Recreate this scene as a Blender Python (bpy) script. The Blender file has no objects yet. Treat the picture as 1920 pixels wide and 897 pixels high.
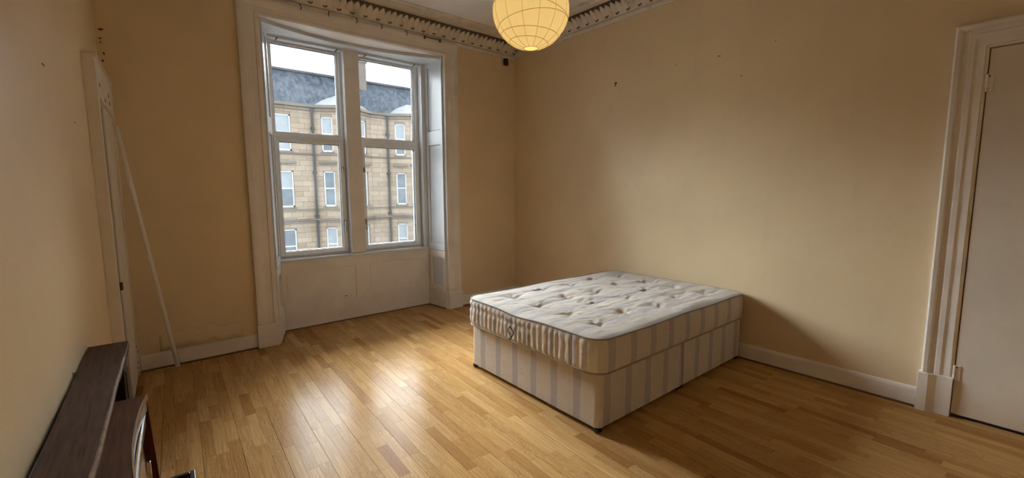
import bpy, bmesh, math, random
from mathutils import Vector, Matrix
random.seed(7)
SC = bpy.context.scene
COL = SC.collection

# ------------------------------------------------------------------ camera
PITCH, YAW, ROLL, CAMH, FPX = .1122, .6978, -.0045, 1.484, 822.05
_f = Vector((math.sin(YAW), math.cos(YAW), 0)); _r = Vector((math.cos(YAW), -math.sin(YAW), 0)); _u = Vector((0, 0, 1))
_F = _f*math.cos(PITCH)-_u*math.sin(PITCH); _U = _u*math.cos(PITCH)+_f*math.sin(PITCH)
_R2 = _r*math.cos(ROLL)+_U*math.sin(ROLL); _U2 = _U*math.cos(ROLL)-_r*math.sin(ROLL)
cam = bpy.data.cameras.new('camera'); camo = bpy.data.objects.new('camera', cam); COL.objects.link(camo)
camo.matrix_world = Matrix(((_R2.x, _U2.x, -_F.x, 0), (_R2.y, _U2.y, -_F.y, 0), (_R2.z, _U2.z, -_F.z, CAMH), (0, 0, 0, 1)))
cam.sensor_width = 36; cam.lens = 36*FPX/1920; cam.clip_start = .02; cam.clip_end = 300
SC.camera = camo

# ------------------------------------------------------------------ world: overcast sky
W = bpy.data.worlds.new('overcast_sky'); SC.world = W; W.use_nodes = True
nt = W.node_tree; nt.nodes.clear()
wo = nt.nodes.new('ShaderNodeOutputWorld'); bg = nt.nodes.new('ShaderNodeBackground')
tc = nt.nodes.new('ShaderNodeTexCoord'); nz = nt.nodes.new('ShaderNodeTexNoise'); rp = nt.nodes.new('ShaderNodeValToRGB')
nz.inputs['Scale'].default_value = 2.5; nz.inputs['Detail'].default_value = 5
rp.color_ramp.elements[0].position = .3; rp.color_ramp.elements[0].color = (.80, .88, .98, 1)
rp.color_ramp.elements[1].position = .7; rp.color_ramp.elements[1].color = (.95, .98, 1.0, 1)
nt.links.new(tc.outputs['Generated'], nz.inputs['Vector']); nt.links.new(nz.outputs['Fac'], rp.inputs['Fac'])
nt.links.new(rp.outputs['Color'], bg.inputs['Color']); nt.links.new(bg.outputs[0], wo.inputs[0])
bg.inputs['Strength'].default_value = 3.2
# the bright part of the overcast sky, over the roofs across the street
sd = bpy.data.lights.new('veiled_sun', 'SUN'); so_ = bpy.data.objects.new('veiled_sun', sd); COL.objects.link(so_)
SUN_AZ, SUN_EL = math.radians(-4), math.radians(43)
sd.energy = 42; sd.angle = math.radians(75); sd.color = (.93, .97, 1.0)
so_.rotation_euler = Vector((math.sin(SUN_AZ)*math.cos(SUN_EL), math.cos(SUN_AZ)*math.cos(SUN_EL), math.sin(SUN_EL))).to_track_quat('Z', 'Y').to_euler()
so_.location = (-8, 14, 12)
SC.view_settings.view_transform = 'Standard'; SC.view_settings.look = 'None'
SC.view_settings.exposure = 0.60; SC.view_settings.gamma = 1.0; SC.view_settings.use_curve_mapping = False

# ------------------------------------------------------------------ node helpers
def newmat(name):
    m = bpy.data.materials.new(name); m.use_nodes = True
    t = m.node_tree; b = t.nodes['Principled BSDF']
    return m, t, b
def nd(t, typ, **kw):
    n = t.nodes.new(typ)
    for k, v in kw.items():
        if k in n.inputs: n.inputs[k].default_value = v
        else: setattr(n, k, v)
    return n
def mth(t, op, a, b=None, c=None):
    n = t.nodes.new('ShaderNodeMath'); n.operation = op
    for i, v in enumerate((a, b, c)):
        if v is None: continue
        if isinstance(v, (int, float)): n.inputs[i].default_value = v
        else: t.links.new(v, n.inputs[i])
    return n.outputs[0]
def mixc(t, fac, a, b, mode='MIX'):
    n = t.nodes.new('ShaderNodeMix'); n.data_type = 'RGBA'; n.blend_type = mode
    for i, v in ((0, fac), (6, a), (7, b)):
        if isinstance(v, (int, float)): n.inputs[i].default_value = v
        elif isinstance(v, tuple): n.inputs[i].default_value = v if len(v) == 4 else v+(1,)
        else: t.links.new(v, n.inputs[i])
    return n.outputs[2]
def ramp(t, fac, stops):
    n = t.nodes.new('ShaderNodeValToRGB'); e = n.color_ramp.elements
    while len(e) < len(stops): e.new(.5)
    for i, (p, c) in enumerate(stops):
        e[i].position = p; e[i].color = c if len(c) == 4 else c+(1,)
    t.links.new(fac, n.inputs[0]); return n.outputs[0]
def objco(t): return nd(t, 'ShaderNodeTexCoord').outputs['Object']
def geoco(t): return nd(t, 'ShaderNodeNewGeometry').outputs['Position']
def noise(t, vec, scale, detail=4, rough=.55, dist=0.):
    n = nd(t, 'ShaderNodeTexNoise', Scale=scale, Detail=detail, Roughness=rough, Distortion=dist)
    if vec is not None: t.links.new(vec, n.inputs['Vector'])
    return n.outputs['Fac']
def vscale(t, vec, s):
    n = nd(t, 'ShaderNodeMapping'); n.inputs['Scale'].default_value = s; t.links.new(vec, n.inputs['Vector']); return n.outputs[0]
def bump(t, b, h, strength=.2, dist=.01):
    n = nd(t, 'ShaderNodeBump', Strength=strength, Distance=dist); t.links.new(h, n.inputs['Height']); t.links.new(n.outputs[0], b.inputs['Normal'])

def paint(name, col, var=.06, rough=.5, nscale=3., bstr=.08, bscale=60., dirt=None, dirtamt=.3, spec=.35):
    m, t, b = newmat(name); p = geoco(t)
    n1 = noise(t, p, nscale, 5)
    lo = tuple(c*(1-var*1.6) for c in col); hi = tuple(min(1, c*(1+var)) for c in col)
    c = ramp(t, n1, [(.3, lo), (.7, hi)])
    if dirt:
        n2 = noise(t, p, 7., 6, .7); f = ramp(t, n2, [(.55, (0, 0, 0)), (.8, (dirtamt,)*3)])
        c = mixc(t, f, c, dirt)
    t.links.new(c, b.inputs['Base Color']); b.inputs['Roughness'].default_value = rough; b.inputs['Specular IOR Level'].default_value = spec
    bump(t, b, noise(t, p, bscale, 3), bstr, .004)
    return m
def plain(name, col, rough=.5, metal=0., var=.08, nscale=20.):
    m, t, b = newmat(name); n1 = noise(t, objco(t), nscale, 4)
    c = ramp(t, n1, [(.3, tuple(x*(1-var) for x in col)), (.7, tuple(min(1, x*(1+var)) for x in col))])
    t.links.new(c, b.inputs['Base Color']); b.inputs['Roughness'].default_value = rough; b.inputs['Metallic'].default_value = metal
    return m

M = {}
# painted walls: cream emulsion over lining paper, with faint scuffs
def wall_mat(name, col):
    m, t, b = newmat(name); p = geoco(t)
    n1 = noise(t, p, 1.3, 5, .6); c = ramp(t, n1, [(.3, tuple(x*.90 for x in col)), (.7, col)])
    n2 = noise(t, p, 9., 6, .7); f = ramp(t, n2, [(.62, (0, 0, 0)), (.85, (.35,)*3)]); c = mixc(t, f, c, tuple(x*.72 for x in col))
    st = noise(t, vscale(t, p, (9, 9, .8)), 1.0, 4); f = ramp(t, st, [(.6, (0, 0, 0)), (.8, (.18,)*3)]); c = mixc(t, f, c, tuple(x*.75 for x in col))
    t.links.new(c, b.inputs['Base Color']); b.inputs['Roughness'].default_value = .48; b.inputs['Specular IOR Level'].default_value = .3
    h = mth(t, 'ADD', noise(t, p, 90., 3), mth(t, 'MULTIPLY', noise(t, p, 5., 4), 2.5))
    bump(t, b, h, .16, .006)
    return m
M['wall'] = wall_mat('cream_wall_paint', (.82, .64, .405))
M['ceil'] = paint('ceiling_paint', (.90, .88, .85), .03, .7)
M['trim'] = paint('off_white_gloss_paint', (.84, .775, .71), .05, .35, 4., .10, 45., (.5, .4, .3), .18, .5)
M['trimw'] = paint('white_gloss_paint', (.66, .68, .70), .03, .3, 4., .06, 45., None, .3, .5)
M['plaster'] = paint('cornice_plaster_paint', (.78, .70, .60), .08, .6, 8., .25, 70., (.20, .14, .10), .6)
M['recess_dark'] = plain('grimy_shaded_recess', (.17, .125, .09), .9)  # shade of recesses and gaps put into the colour, with some grime
M['door'] = paint('door_paint', (.72, .63, .53), .04, .4, 3., .12, 30., (.45, .36, .27), .2, .45)
M['upvc'] = plain('white_plastic_frame', (.86, .88, .90), .3, 0, .03)
M['black'] = plain('black_rubber', (.012, .012, .012), .5)
M['gasket'] = plain('dark_gasket', (.03, .032, .035), .6)
M['metal'] = plain('worn_steel', (.42, .41, .40), .35, .9)
M['silver'] = plain('polished_aluminium', (.72, .72, .72), .22, .95, .04)
M['chipdark'] = plain('exposed_dark_plaster', (.10, .065, .04), .9)
M['quad'] = plain('brown_floor_bead', (.13, .06, .03), .5)
M['greywood'] = paint('bare_grey_wood', (.30, .29, .24), .2, .7, 12.)

# ------------------------------------------------------------------ mesh helpers
class MB:
    def __init__(s): s.v = []; s.f = []
    def add(s, vs, fs):
        o = len(s.v); s.v += [tuple(v) for v in vs]; s.f += [tuple(i+o for i in f) for f in fs]; return s
    def box(s, a, b, fn=None):
        x0, y0, z0 = a; x1, y1, z1 = b
        vs = [(x0, y0, z0), (x1, y0, z0), (x1, y1, z0), (x0, y1, z0), (x0, y0, z1), (x1, y0, z1), (x1, y1, z1), (x0, y1, z1)]
        if fn: vs = [fn(*v) for v in vs]
        return s.add(vs, [(0, 3, 2, 1), (4, 5, 6, 7), (0, 1, 5, 4), (1, 2, 6, 5), (2, 3, 7, 6), (3, 0, 4, 7)])
    def prism(s, poly, h0, h1, fn):
        n = len(poly); vs = [fn(a, b, h0) for a, b in poly]+[fn(a, b, h1) for a, b in poly]
        fs = [tuple(range(n-1, -1, -1)), tuple(range(n, 2*n))]+[(i, (i+1) % n, n+(i+1) % n, n+i) for i in range(n)]
        return s.add(vs, fs)
    def tube(s, pts, r, seg=8, close=False, taper=None):
        pts = [Vector(p) for p in pts]; n = len(pts); vs = []; fs = []
        up = None
        for i, p in enumerate(pts):
            if close: d = pts[(i+1) % n]-pts[i-1]
            else: d = pts[min(i+1, n-1)]-pts[max(i-1, 0)]
            d.normalize()
            if up is None: up = Vector((0, 0, 1)) if abs(d.z) < .9 else Vector((1, 0, 0))
            a = d.cross(up); 
            if a.length < 1e-6: a = d.cross(Vector((.3, .7, .2)))
            a.normalize(); b = a.cross(d); up = b
            rr = r if taper is None else taper[i]
            for k in range(seg):
                w = 2*math.pi*k/seg; vs.append(p+a*math.cos(w)*rr+b*math.sin(w)*rr)
        m = n if close else n-1
        for i in range(m):
            j = (i+1) % n
            for k in range(seg):
                k2 = (k+1) % seg; fs.append((i*seg+k, j*seg+k, j*seg+k2, i*seg+k2))
        if not close: fs += [tuple(range(seg-1, -1, -1)), tuple((n-1)*seg+k for k in range(seg))]
        return s.add(vs, fs)
    def lathe(s, prof, seg=24, c=(0, 0, 0), cap=True):
        vs = []; fs = []
        for r, z in prof:
            for k in range(seg):
                w = 2*math.pi*k/seg; vs.append((c[0]+r*math.cos(w), c[1]+r*math.sin(w), c[2]+z))
        for i in range(len(prof)-1):
            for k in range(seg):
                k2 = (k+1) % seg; fs.append((i*seg+k, i*seg+k2, (i+1)*seg+k2, (i+1)*seg+k))
        if cap: fs += [tuple(range(seg-1, -1, -1)), tuple((len(prof)-1)*seg+k for k in range(seg))]
        return s.add(vs, fs)
    def build(s, name, mat, parent=None, bevel=0., smooth=False, seg=2, fix=True):
        me = bpy.data.meshes.new(name); me.from_pydata(s.v, [], s.f)
        if bevel or fix:
            bm = bmesh.new(); bm.from_mesh(me)
            if fix: bmesh.ops.recalc_face_normals(bm, faces=bm.faces)
            if bevel: bmesh.ops.bevel(bm, geom=[e for e in bm.edges if len(e.link_faces) == 2 and e.calc_face_angle(0) > .5], offset=bevel, segments=seg, affect='EDGES', profile=.5, clamp_overlap=True)
            bm.to_mesh(me); bm.free()
        if smooth:
            for p in me.polygons: p.use_smooth = True
        me.materials.append(M[mat] if isinstance(mat, str) else mat)
        return link(name, me, parent)
def link(name, me, parent=None):
    o = bpy.data.objects.new(name, me); COL.objects.link(o)
    if parent is not None: o.parent = parent
    return o
def empty(name, loc=(0, 0, 0)):
    o = bpy.data.objects.new(name, None); COL.objects.link(o); o.location = loc; o.empty_display_size = .05; return o
def tag(o, label, cat, group=None):
    o['label'] = label; o['category'] = cat
    if group: o['group'] = group
    return o
def struct(o, label=None):
    o['kind'] = 'structure'
    if label: o['label'] = label
    return o
def local(root, fn):   # world-space builder fn -> coordinates local to an unrotated empty
    L = root.location
    return lambda *a: tuple(Vector(fn(*a))-L)
ID = lambda x, y, z: (x, y, z)

XR, YW, CZ = 3.947, 4.644, 3.43
TL = .0367
_n = math.hypot(1, TL); DV = Vector((TL/_n, 1/_n, 0)); NV = Vector((1/_n, -TL/_n, 0)); QL = Vector((-.178, YW, 0))
def LW(n, s, z): p = QL-DV*s+NV*n; return (p.x, p.y, z)      # left wall frame: n into the room, s away from the window wall
YB = -1.0

# ================================================================== SETTING
# ---- walls (solid boxes so no light leaks)
o = MB().box((XR, .25, -.2), (XR+.3, 5.35, 3.7)).box((XR, YB-.3, -.2), (XR+.3, -.65, 3.7)).box((XR, -.65, 2.31), (XR+.3, .25, 3.7)).build('wall_right', 'wall')
struct(o, 'plain cream painted wall behind the head of the bed')
wb = MB().box((-.6, YW, -.2), (.915, 5.3, 3.7)).box((2.84, YW, -.2), (XR, 5.3, 3.7)).box((.915, YW, 3.06), (2.84, 5.3, 3.7)).box((.915, 5.16, -.2), (2.84, 5.3, .74)).build('wall_back', 'wall')
struct(wb, 'cream painted wall around the tall sash window')
sl = MB(); sl.add([LW(0, 0, -.2), LW(0, 5.9, -.2), LW(-.3, 5.9, -.2), LW(-.3, 0, -.2), LW(0, 0, 3.7), LW(0, 5.9, 3.7), LW(-.3, 5.9, 3.7), LW(-.3, 0, 3.7)],
    [(0, 1, 2, 3), (4, 7, 6, 5), (0, 4, 5, 1), (1, 5, 6, 2), (2, 6, 7, 3), (3, 7, 4, 0)])
struct(sl.build('wall_left', 'wall'), 'cream painted wall behind the dark mantel')
struct(MB().box((-.8, YB-.3, -.2), (XR, YB, 3.7)).build('wall_front', 'wall'))
struct(MB().box((-.8, YB-.3, CZ), (XR+.3, 5.3, 3.75)).build('ceiling', 'ceil'), 'off white plaster ceiling')

# ---- floor: three-strip oak boards, every strip its own piece
def floor_mat():
    m, t, b = newmat('honey_oak_strip')
    a = nd(t, 'ShaderNodeAttribute'); a.attribute_name = 'guv'
    tone = nd(t, 'ShaderNodeAttribute'); tone.attribute_name = 'tone'
    g = a.outputs['Vector']
    base = ramp(t, tone.outputs['Fac'], [(0., (.36, .175, .060)), (.25, (.49, .268, .096)), (.6, (.61, .365, .142)), (1., (.69, .445, .20))])
    fine = noise(t, vscale(t, g, (3, 90, 1)), 1.6, 6, .65); c = mixc(t, ramp(t, fine, [(.38, (.42,)*3), (.62, (0, 0, 0))]), base, (.22, .09, .03))
    # cathedral / flame figure on some strips
    wv = nd(t, 'ShaderNodeTexWave', Scale=5.0, Distortion=16., Detail=2.); wv.inputs['Detail Scale'].default_value = .9
    wv.bands_direction = 'Y'; t.links.new(vscale(t, g, (2.2, 9, 1)), wv.inputs['Vector'])
    sep = nd(t, 'ShaderNodeSeparateXYZ'); t.links.new(g, sep.inputs[0])
    flm = mth(t, 'GREATER_THAN', mth(t, 'FRACT', mth(t, 'MULTIPLY', sep.outputs[2], 7.31)), .5)
    wvf = mth(t, 'MULTIPLY', ramp(t, wv.outputs['Fac'], [(.35, (0, 0, 0)), (.75, (1, 1, 1))]), mth(t, 'MULTIPLY', flm, .42))
    c = mixc(t, wvf, c, (.24, .10, .033))
    t.links.new(c, b.inputs['Base Color'])
    rr = ramp(t, noise(t, vscale(t, geoco(t), (2, 2, 2)), 1.5, 4), [(.3, (.20,)*3), (.7, (.27,)*3)])
    t.links.new(rr, b.inputs['Roughness']); b.inputs['Specular IOR Level'].default_value = .014
    b.inputs['Coat Weight'].default_value = .0; b.inputs['Coat Roughness'].default_value = .2
    bump(t, b, mth(t, 'ADD', fine, mth(t, 'MULTIPLY', noise(t, geoco(t), 3., 3), 1.2)), .05, .004)
    return m
M['oak'] = floor_mat()
floor = struct(MB().box((-.8, YB-.3, -.2), (XR+.3, 5.15, -.012)).build('floor', 'recess_dark'), 'honey oak floor of three strip boards running towards the window')
TB = .042; _nb = math.hypot(1, TB); BD = Vector((TB/_nb, 1/_nb)); BN = Vector((1/_nb, -TB/_nb)); BO = Vector((.676-.042*2.2, 0))
def inroom(x, y):
    xl = -.178-TL*(YW-y)
    if y > YW: return .9 < x < 2.87 and y < 5.03
    return xl-.02 < x < XR+.02 and y > YB
def clip_poly(poly, fn):           # clip against half-plane fn(p)>=0
    out = []
    for i in range(len(poly)):
        a, b = poly[i], poly[(i+1) % len(poly)]; fa, fb = fn(a), fn(b)
        if fa >= 0: out.append(a)
        if (fa >= 0) != (fb >= 0):
            k = fa/(fa-fb); out.append((a[0]+(b[0]-a[0])*k, a[1]+(b[1]-a[1])*k))
    return out
def projpx(p):
    d = Vector(p)-Vector((0, 0, CAMH)); z = d.dot(_F)
    if z < .05: return None
    return 960+FPX*d.dot(_R2)/z, 448.5-FPX*d.dot(_U2)/z
SWD = .185/3
strips = []
rs = random.Random(11)
for bi in range(-8, 26):
    u = -1.6-rs.random()*2.0; cuts = []
    for k in range(3):
        r = bi*3+k; v = -1.3-rs.random()*.4
        while v < 5.4:
            L = rs.choice((.22, .30, .36, .42, .5, .58))*rs.uniform(.9, 1.1)
            a0, a1 = v, v+L; v = a1
            n0, n1 = r*SWD, (r+1)*SWD
            g0 = .0010 if k == 0 else .0003; g1 = .0010 if k == 2 else .0003
            P = [(a0+.0004, n0+g0), (a1-.0004, n0+g0), (a1-.0004, n1-g1), (a0+.0004, n1-g1)]
            poly = [tuple(BO+BD*q[0]+BN*q[1]) for q in P]
            cx = sum(p[0] for p in poly)/4; cy = sum(p[1] for p in poly)/4
            poly = clip_poly(poly, lambda p: XR+.004-p[0]); 
            if poly: poly = clip_poly(poly, lambda p: p[0]-(-.19-TL*(YW-p[1])))
            if poly: poly = clip_poly(poly, lambda p: 5.02-p[1])
            if poly: poly = clip_poly(poly, lambda p: p[1]-YB+.005)
            if len(poly) < 3: continue
            if min(p[1] for p in poly) > YW+.01 and not (.85 < cx < 2.9): continue
            tone = min(1, max(0, rs.gauss(.6, .15) if rs.random() > .05 else rs.uniform(0.05, .25)))
            px = [projpx((x, y, 0)) for x, y in poly]; area = 0
            if all(px):
                q = px
                for f in (lambda p: p[0], lambda p: 1920-p[0], lambda p: p[1], lambda p: 897-p[1]):
                    if q: q = clip_poly(q, f)
                if len(q) > 2: area = abs(sum(q[i][0]*q[(i+1) % len(q)][1]-q[(i+1) % len(q)][0]*q[i][1] for i in range(len(q))))/2
                if 2.02 < cx < 3.9 and 1.62 < cy < 2.9: area = 0
                if cx < .0 and 1.3 < cy < 2.75: area = 0
            strips.append((area, poly, tone, rs.uniform(0, 50), rs.random()))
strips.sort(key=lambda s: -s[0])
def strip_mesh(name, lst):
    vs = []; fs = []; gu = []; tn = []
    for area, poly, tone, off, seed in lst:
        n = len(poly); o = len(vs)
        for z in (-.011, 0):
            for x, y in poly:
                vs.append((x, y, z)); d = Vector((x, y))-BO; gu.append((d.dot(BD)+off, d.dot(BN)+off*.37, seed)); tn.append(tone)
        fs.append(tuple(range(o+n, o+2*n)))
        fs += [(o+i, o+(i+1) % n, o+n+(i+1) % n, o+n+i) for i in range(n)]
    me = bpy.data.meshes.new(name); me.from_pydata(vs, [], fs)
    at = me.attributes.new('guv', 'FLOAT_VECTOR', 'POINT'); at.data.foreach_set('vector', [c for g in gu for c in g])
    at = me.attributes.new('tone', 'FLOAT', 'POINT'); at.data.foreach_set('value', tn)
    bm = bmesh.new(); bm.from_mesh(me); bmesh.ops.recalc_face_normals(bm, faces=bm.faces); bm.to_mesh(me); bm.free()
    me.materials.append(M['oak']); return me
for s in strips[:300]: link('oak_strip', strip_mesh('oak_strip', [s]), floor)
o = link('oak_strips', strip_mesh('oak_strips', strips[300:]), floor); o['kind'] = 'stuff'

# ---- skirting boards
def skirt_profile(h=.135, t=.018): return [(0, 0), (t, 0), (t, h-.025), (t*.8, h-.012), (t*.45, h-.004), (0, h)]
def skirt(name, fn, a, b, label):
    r = MB().prism(skirt_profile(), a, b, fn).build(name, 'trim'); struct(r, label)
    MB().prism([(.0185, .0), (.030, 0), (.0285, .006), (.0235, .010), (.0185, .012)], a, b, fn).build('floor_bead', 'quad', r)
    return r
skirt('baseboard_right', lambda a, b, h: (XR-a, h, b), .42, YW, 'off white skirting board along the wall behind the bed')
skirt('baseboard_back', lambda a, b, h: (h, YW-a, b), -.115, .738, 'scuffed skirting board left of the window')
skirt('baseboard_back', lambda a, b, h: (h, YW-a, b), 3.035, XR, 'skirting board between the window and the bed corner')
skirt('baseboard_left', lambda a, b, h: LW(a, h, b), 3.42, 5.6, 'skirting board along the left wall behind the camera')
# torn lining paper curling over the skirting left of the window
pp = MB(); N = 26; vs = []; fs = []
for i in range(N+1):
    x = .02+.60*i/N; e = math.sin(i/N*math.pi)
    lz = .142+.018*math.sin(i*.9)*e+.02*e
    for k, (dy, dz) in enumerate(((0, .13), (-.006*e, .09), (-.016*e-.002, .04), (-.024*e-.004, 0))): vs.append((x, YW-.001+dy-.002, lz+dz))
for i in range(N):
    for k in range(3): fs.append((i*4+k, (i+1)*4+k, (i+1)*4+k+1, i*4+k+1))
pp.add(vs, fs); o = pp.build('peeling_paper', 'wall', None, smooth=True); tag(o, 'peeling cream wallpaper edge curling above skirting behind the leaning pole', 'wallpaper')
md = o.modifiers.new('thick', 'SOLIDIFY'); md.thickness = .0015

# ---- cornices with rows of plaster leaves
def leaf_mesh():
    m = MB(); w = .067; rows = []
    prof = [(0.0, .50, .004), (.12, .52, .008), (.30, .54, .011), (.50, .54, .014), (.68, .52, .016), (.82, .44, .019), (.93, .28, .022), (1., .07, .022)]
    vs = []; fs = []
    for tt, hw, d in prof:
        z = .004+tt*.118; bx = -.004-.088*tt**1.7
        for k, (kx, kd) in enumerate(((-1, 0), (-.5, .7), (0, .45), (.5, .7), (1, 0))): vs.append((kx*hw*w, bx-d*kd-.007-.006*(1-tt), z))
    for i in range(len(prof)-1):
        for k in range(4): fs.append((i*5+k, i*5+k+1, (i+1)*5+k+1, (i+1)*5+k))
    m.add(vs, fs); me = bpy.data.meshes.new('cornice_leaf'); me.from_pydata(m.v, [], m.f)
    for p in me.polygons: p.use_smooth = True
    me.materials.append(M['plaster']); return me
LEAF = leaf_mesh()
def hole_shade_mesh():
    m = MB()
    for dx, dz, r in ((-.016, .006, .0065), (-.006, .001, .0055), (.005, .003, .006), (.016, .011, .0065)):
        m.lathe([(0.0005, -.009), (r*.8, -.006), (r, 0), (r*.8, .006), (.0005, .009)], 6, (dx, -.004, dz), False)
    me = bpy.data.meshes.new('hole_shade'); me.from_pydata(m.v, [], m.f); me.materials.append(M['recess_dark']); return me  # solid dark beads painted as the shade inside the pierced holes
HOLE = hole_shade_mesh()
def cornice(name, fn, rotz, a, b, z0, label, step=.067):
    # fn(n, s, z): n out from the wall, s along it
    prof = [(0, z0-.045), (.012, z0-.045), (.016, z0-.035), (.016, z0-.006), (.006, z0), (.004, z0+.004), (.030, z0+.05), (.088, z0+.122), (.088, z0+.150), (.105, z0+.152), (.115, z0+.165),
            (.150, z0+.172), (.158, CZ-.030), (.215, CZ-.026), (.225, CZ-.012), (.27, CZ-.010), (.275, CZ), (0, CZ)]
    pf = lambda n, z, s: fn(n, s, z)
    r = MB().prism(prof, a, b, pf).build(name, 'plaster'); struct(r, label)
    # bed behind the leaves; recess shade and some grime put into its dark colour
    MB().prism([(.062, z0+.088), (.0905, z0+.1215), (.0905, z0+.150), (.05, z0+.150)], a, b, pf).build('leaf_bed', 'recess_dark', r)
    n = int(abs(b-a)/step)
    for i in range(n):
        s = a+(i+.5)*step*(1 if b > a else -1)
        p = fn(0, s, z0)
        o = link('cornice_leaf', LEAF, r); o.location = p; o.rotation_euler = (0, 0, rotz); o.scale = (1, 1, 1.0 if i % 2 else .94)
        if i % 2 == 0:
            o = link('hole_shade', HOLE, r); p = fn(.027, s+step/2, z0+.020); o.location = p; o.rotation_euler = (0, 0, rotz)
    return r
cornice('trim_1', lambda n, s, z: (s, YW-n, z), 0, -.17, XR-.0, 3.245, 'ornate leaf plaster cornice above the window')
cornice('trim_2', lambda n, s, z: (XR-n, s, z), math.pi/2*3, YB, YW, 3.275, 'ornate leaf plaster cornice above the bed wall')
# plain cornice on the other two walls (never in the photo's view, closes the room)
struct(MB().prism([(0, 3.24), (.02, 3.24), (.09, 3.36), (.16, 3.42), (.2, CZ), (0, CZ)], 0, 5.75, lambda n, z, s: LW(n, s, z)).build('trim_5', 'plaster'), 'plaster cornice along the left wall')

# ---- window: architrave, shutters, breast, frames
XI0, XI1, ZI = .915, 2.84, 3.05
AP = [(0, 0), (.026, 0), (.030, .010), (.030, .030), (.022, .036), (.022, .085), (.030, .095), (.034, .115), (.040, .125), (.040, .150), (.034, .168), (.0, .172)]  # (out, across from inner edge)
arch = MB()
def arch_run(m, prof, pts, out):   # pts: list of (inner point, outward 2-D direction incl. mitre)
    n = len(prof); vs = []
    for (px, pz), (dx, dz) in pts:
        for o_, c_ in prof: vs.append(out(px+dx*c_, o_, pz+dz*c_))
    fs = []
    for i in range(len(pts)-1):
        for k in range(n): fs.append((i*n+k, i*n+(k+1) % n, (i+1)*n+(k+1) % n, (i+1)*n+k))
    fs += [tuple(range(n)), tuple(range((len(pts)-1)*n, len(pts)*n))]
    m.add(vs, fs)
arch_run(arch, AP, [((XI0, .225), (-1, 0)), ((XI0, ZI), (-1, .92)), ((XI1, ZI+.01), (1.1, .92)), ((XI1, .225), (1.1, 0))], lambda x, o_, z: (x, YW-o_, z))
w1 = empty('window_1', (1.88, 5.0, 0)); struct(w1, 'tall twin sash window with white shutters and painted panelling below')
def wl(m):   # shift builder verts to window-local
    m.v = [tuple(Vector(v)-w1.location) for v in m.v]; return m
wl(arch).build('architrave', 'trim', w1)
for x0, x1 in ((XI0-.178, XI0+.003), (XI1-.003, XI1+.196)):
    wl(MB().prism([(0, 0), (.046, 0), (.046, .20), (.040, .222), (0, .226)], x0, x1, lambda a, b, h: (h, YW-a, b))).build('plinth_block', 'trim', w1, .002)
FY = 5.08    # frame front plane
def splay(sx):   # sx: -1 left, 1 right -> fn(n toward opening, t depth 0..1, z)
    a, b = (Vector((XI0, YW-.02)), Vector((1.035, 5.0))) if sx < 0 else (Vector((XI1, YW-.02)), Vector((2.795, 5.0)))
    d = (b-a); nrm = Vector((d.y, -d.x)).normalized()*(-1 if sx > 0 else 1)
    return lambda n, t, z: (a.x+d.x*t+nrm.x*n, a.y+d.y*t+nrm.y*n, z)
for sx in (-1, 1):
    f = splay(sx); nm = 'shutter'
    back = MB().box((-.06, 0, 0), (0, 1.0, 3.07), f); wl(back).build('shutter_lining', 'trimw', w1)
    sh = MB()
    # stiles and rails stand proud of two flat panels
    for t0, t1, z0, z1 in ((.10, .22, .735, 3.045), (.84, .96, .735, 3.045), (.22, .84, .735, .82), (.22, .84, 2.035, 2.20), (.22, .84, 2.965, 3.045)):
        sh.box((0, t0, z0), (.018, t1, z1), f)
    s_ = wl(sh).build(nm, 'trimw', w1)
    for z0, z1 in ((.835, 2.02), (2.215, 2.95)):
        p = MB().box((0, .245, z0), (.006, .815, z1), f); wl(p).build('shutter_panel', 'trimw', s_)
    lo = MB()
    for t0, t1, z0, z1 in ((.10, .22, .22, .725), (.84, .97, .22, .725), (.22, .84, .22, .29), (.22, .84, .64, .725)): lo.box((0, t0, z0), (.016, t1, z1), f)
    lo.box((0, .02, 0), (.022, 1.0, .22), f)
    wl(lo).build('lower_reveal_panel', 'trim', w1)
    # dark quadrant strip at the floor
    wl(MB().box((.022, .05, 0), (.033, 1.0, .012), f)).build('floor_bead', 'quad', w1)
    # white box strip between shutter and frame
    xa, xb = (.96, 1.048) if sx < 0 else (2.728, 2.84)
    wl(MB().box((xa, 5.045 if sx < 0 else 4.985, .74), (xb, 5.17, 3.07))).build('shutter_case', 'trimw', w1, .004)
# breast panel below the sill
YP = 5.0
wl(MB().box((.9, YP+.004, 0), (2.9, YP+.16, .74))).build('breast_back', 'trim', w1)
br = MB()
for x0, x1, z0, z1 in ((1.0, 1.085, .0, .735), (1.83, 1.995, .25, .735), (2.735, 2.83, 0, .735), (1.085, 2.735, 0, .25), (1.085, 1.83, .632, .735), (1.995, 2.735, .632, .735)):
    br.box((x0, YP-.004, z0), (x1, YP+.006, z1))
wl(br).build('breast_panelling', 'trim', w1)
wl(MB().box((1.03, YP-.016, 0), (2.80, YP-.004, .010))).build('floor_bead', 'quad', w1)
for x0, x1 in ((1.095, 1.82), (2.005, 2.725)): wl(MB().box((x0, YP, .262), (x1, YP+.005, .62))).build('breast_panel', 'trim', w1)
wl(MB().box((1.005, YP-.035, .738), (2.815, 5.12, .765))).build('window_sill', 'trimw', w1, .006)
wl(MB().box((1.69, YP-.0055, .278), (1.72, YP-.0035, .286))).build('paint_chip', 'chipdark', w1)
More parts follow.
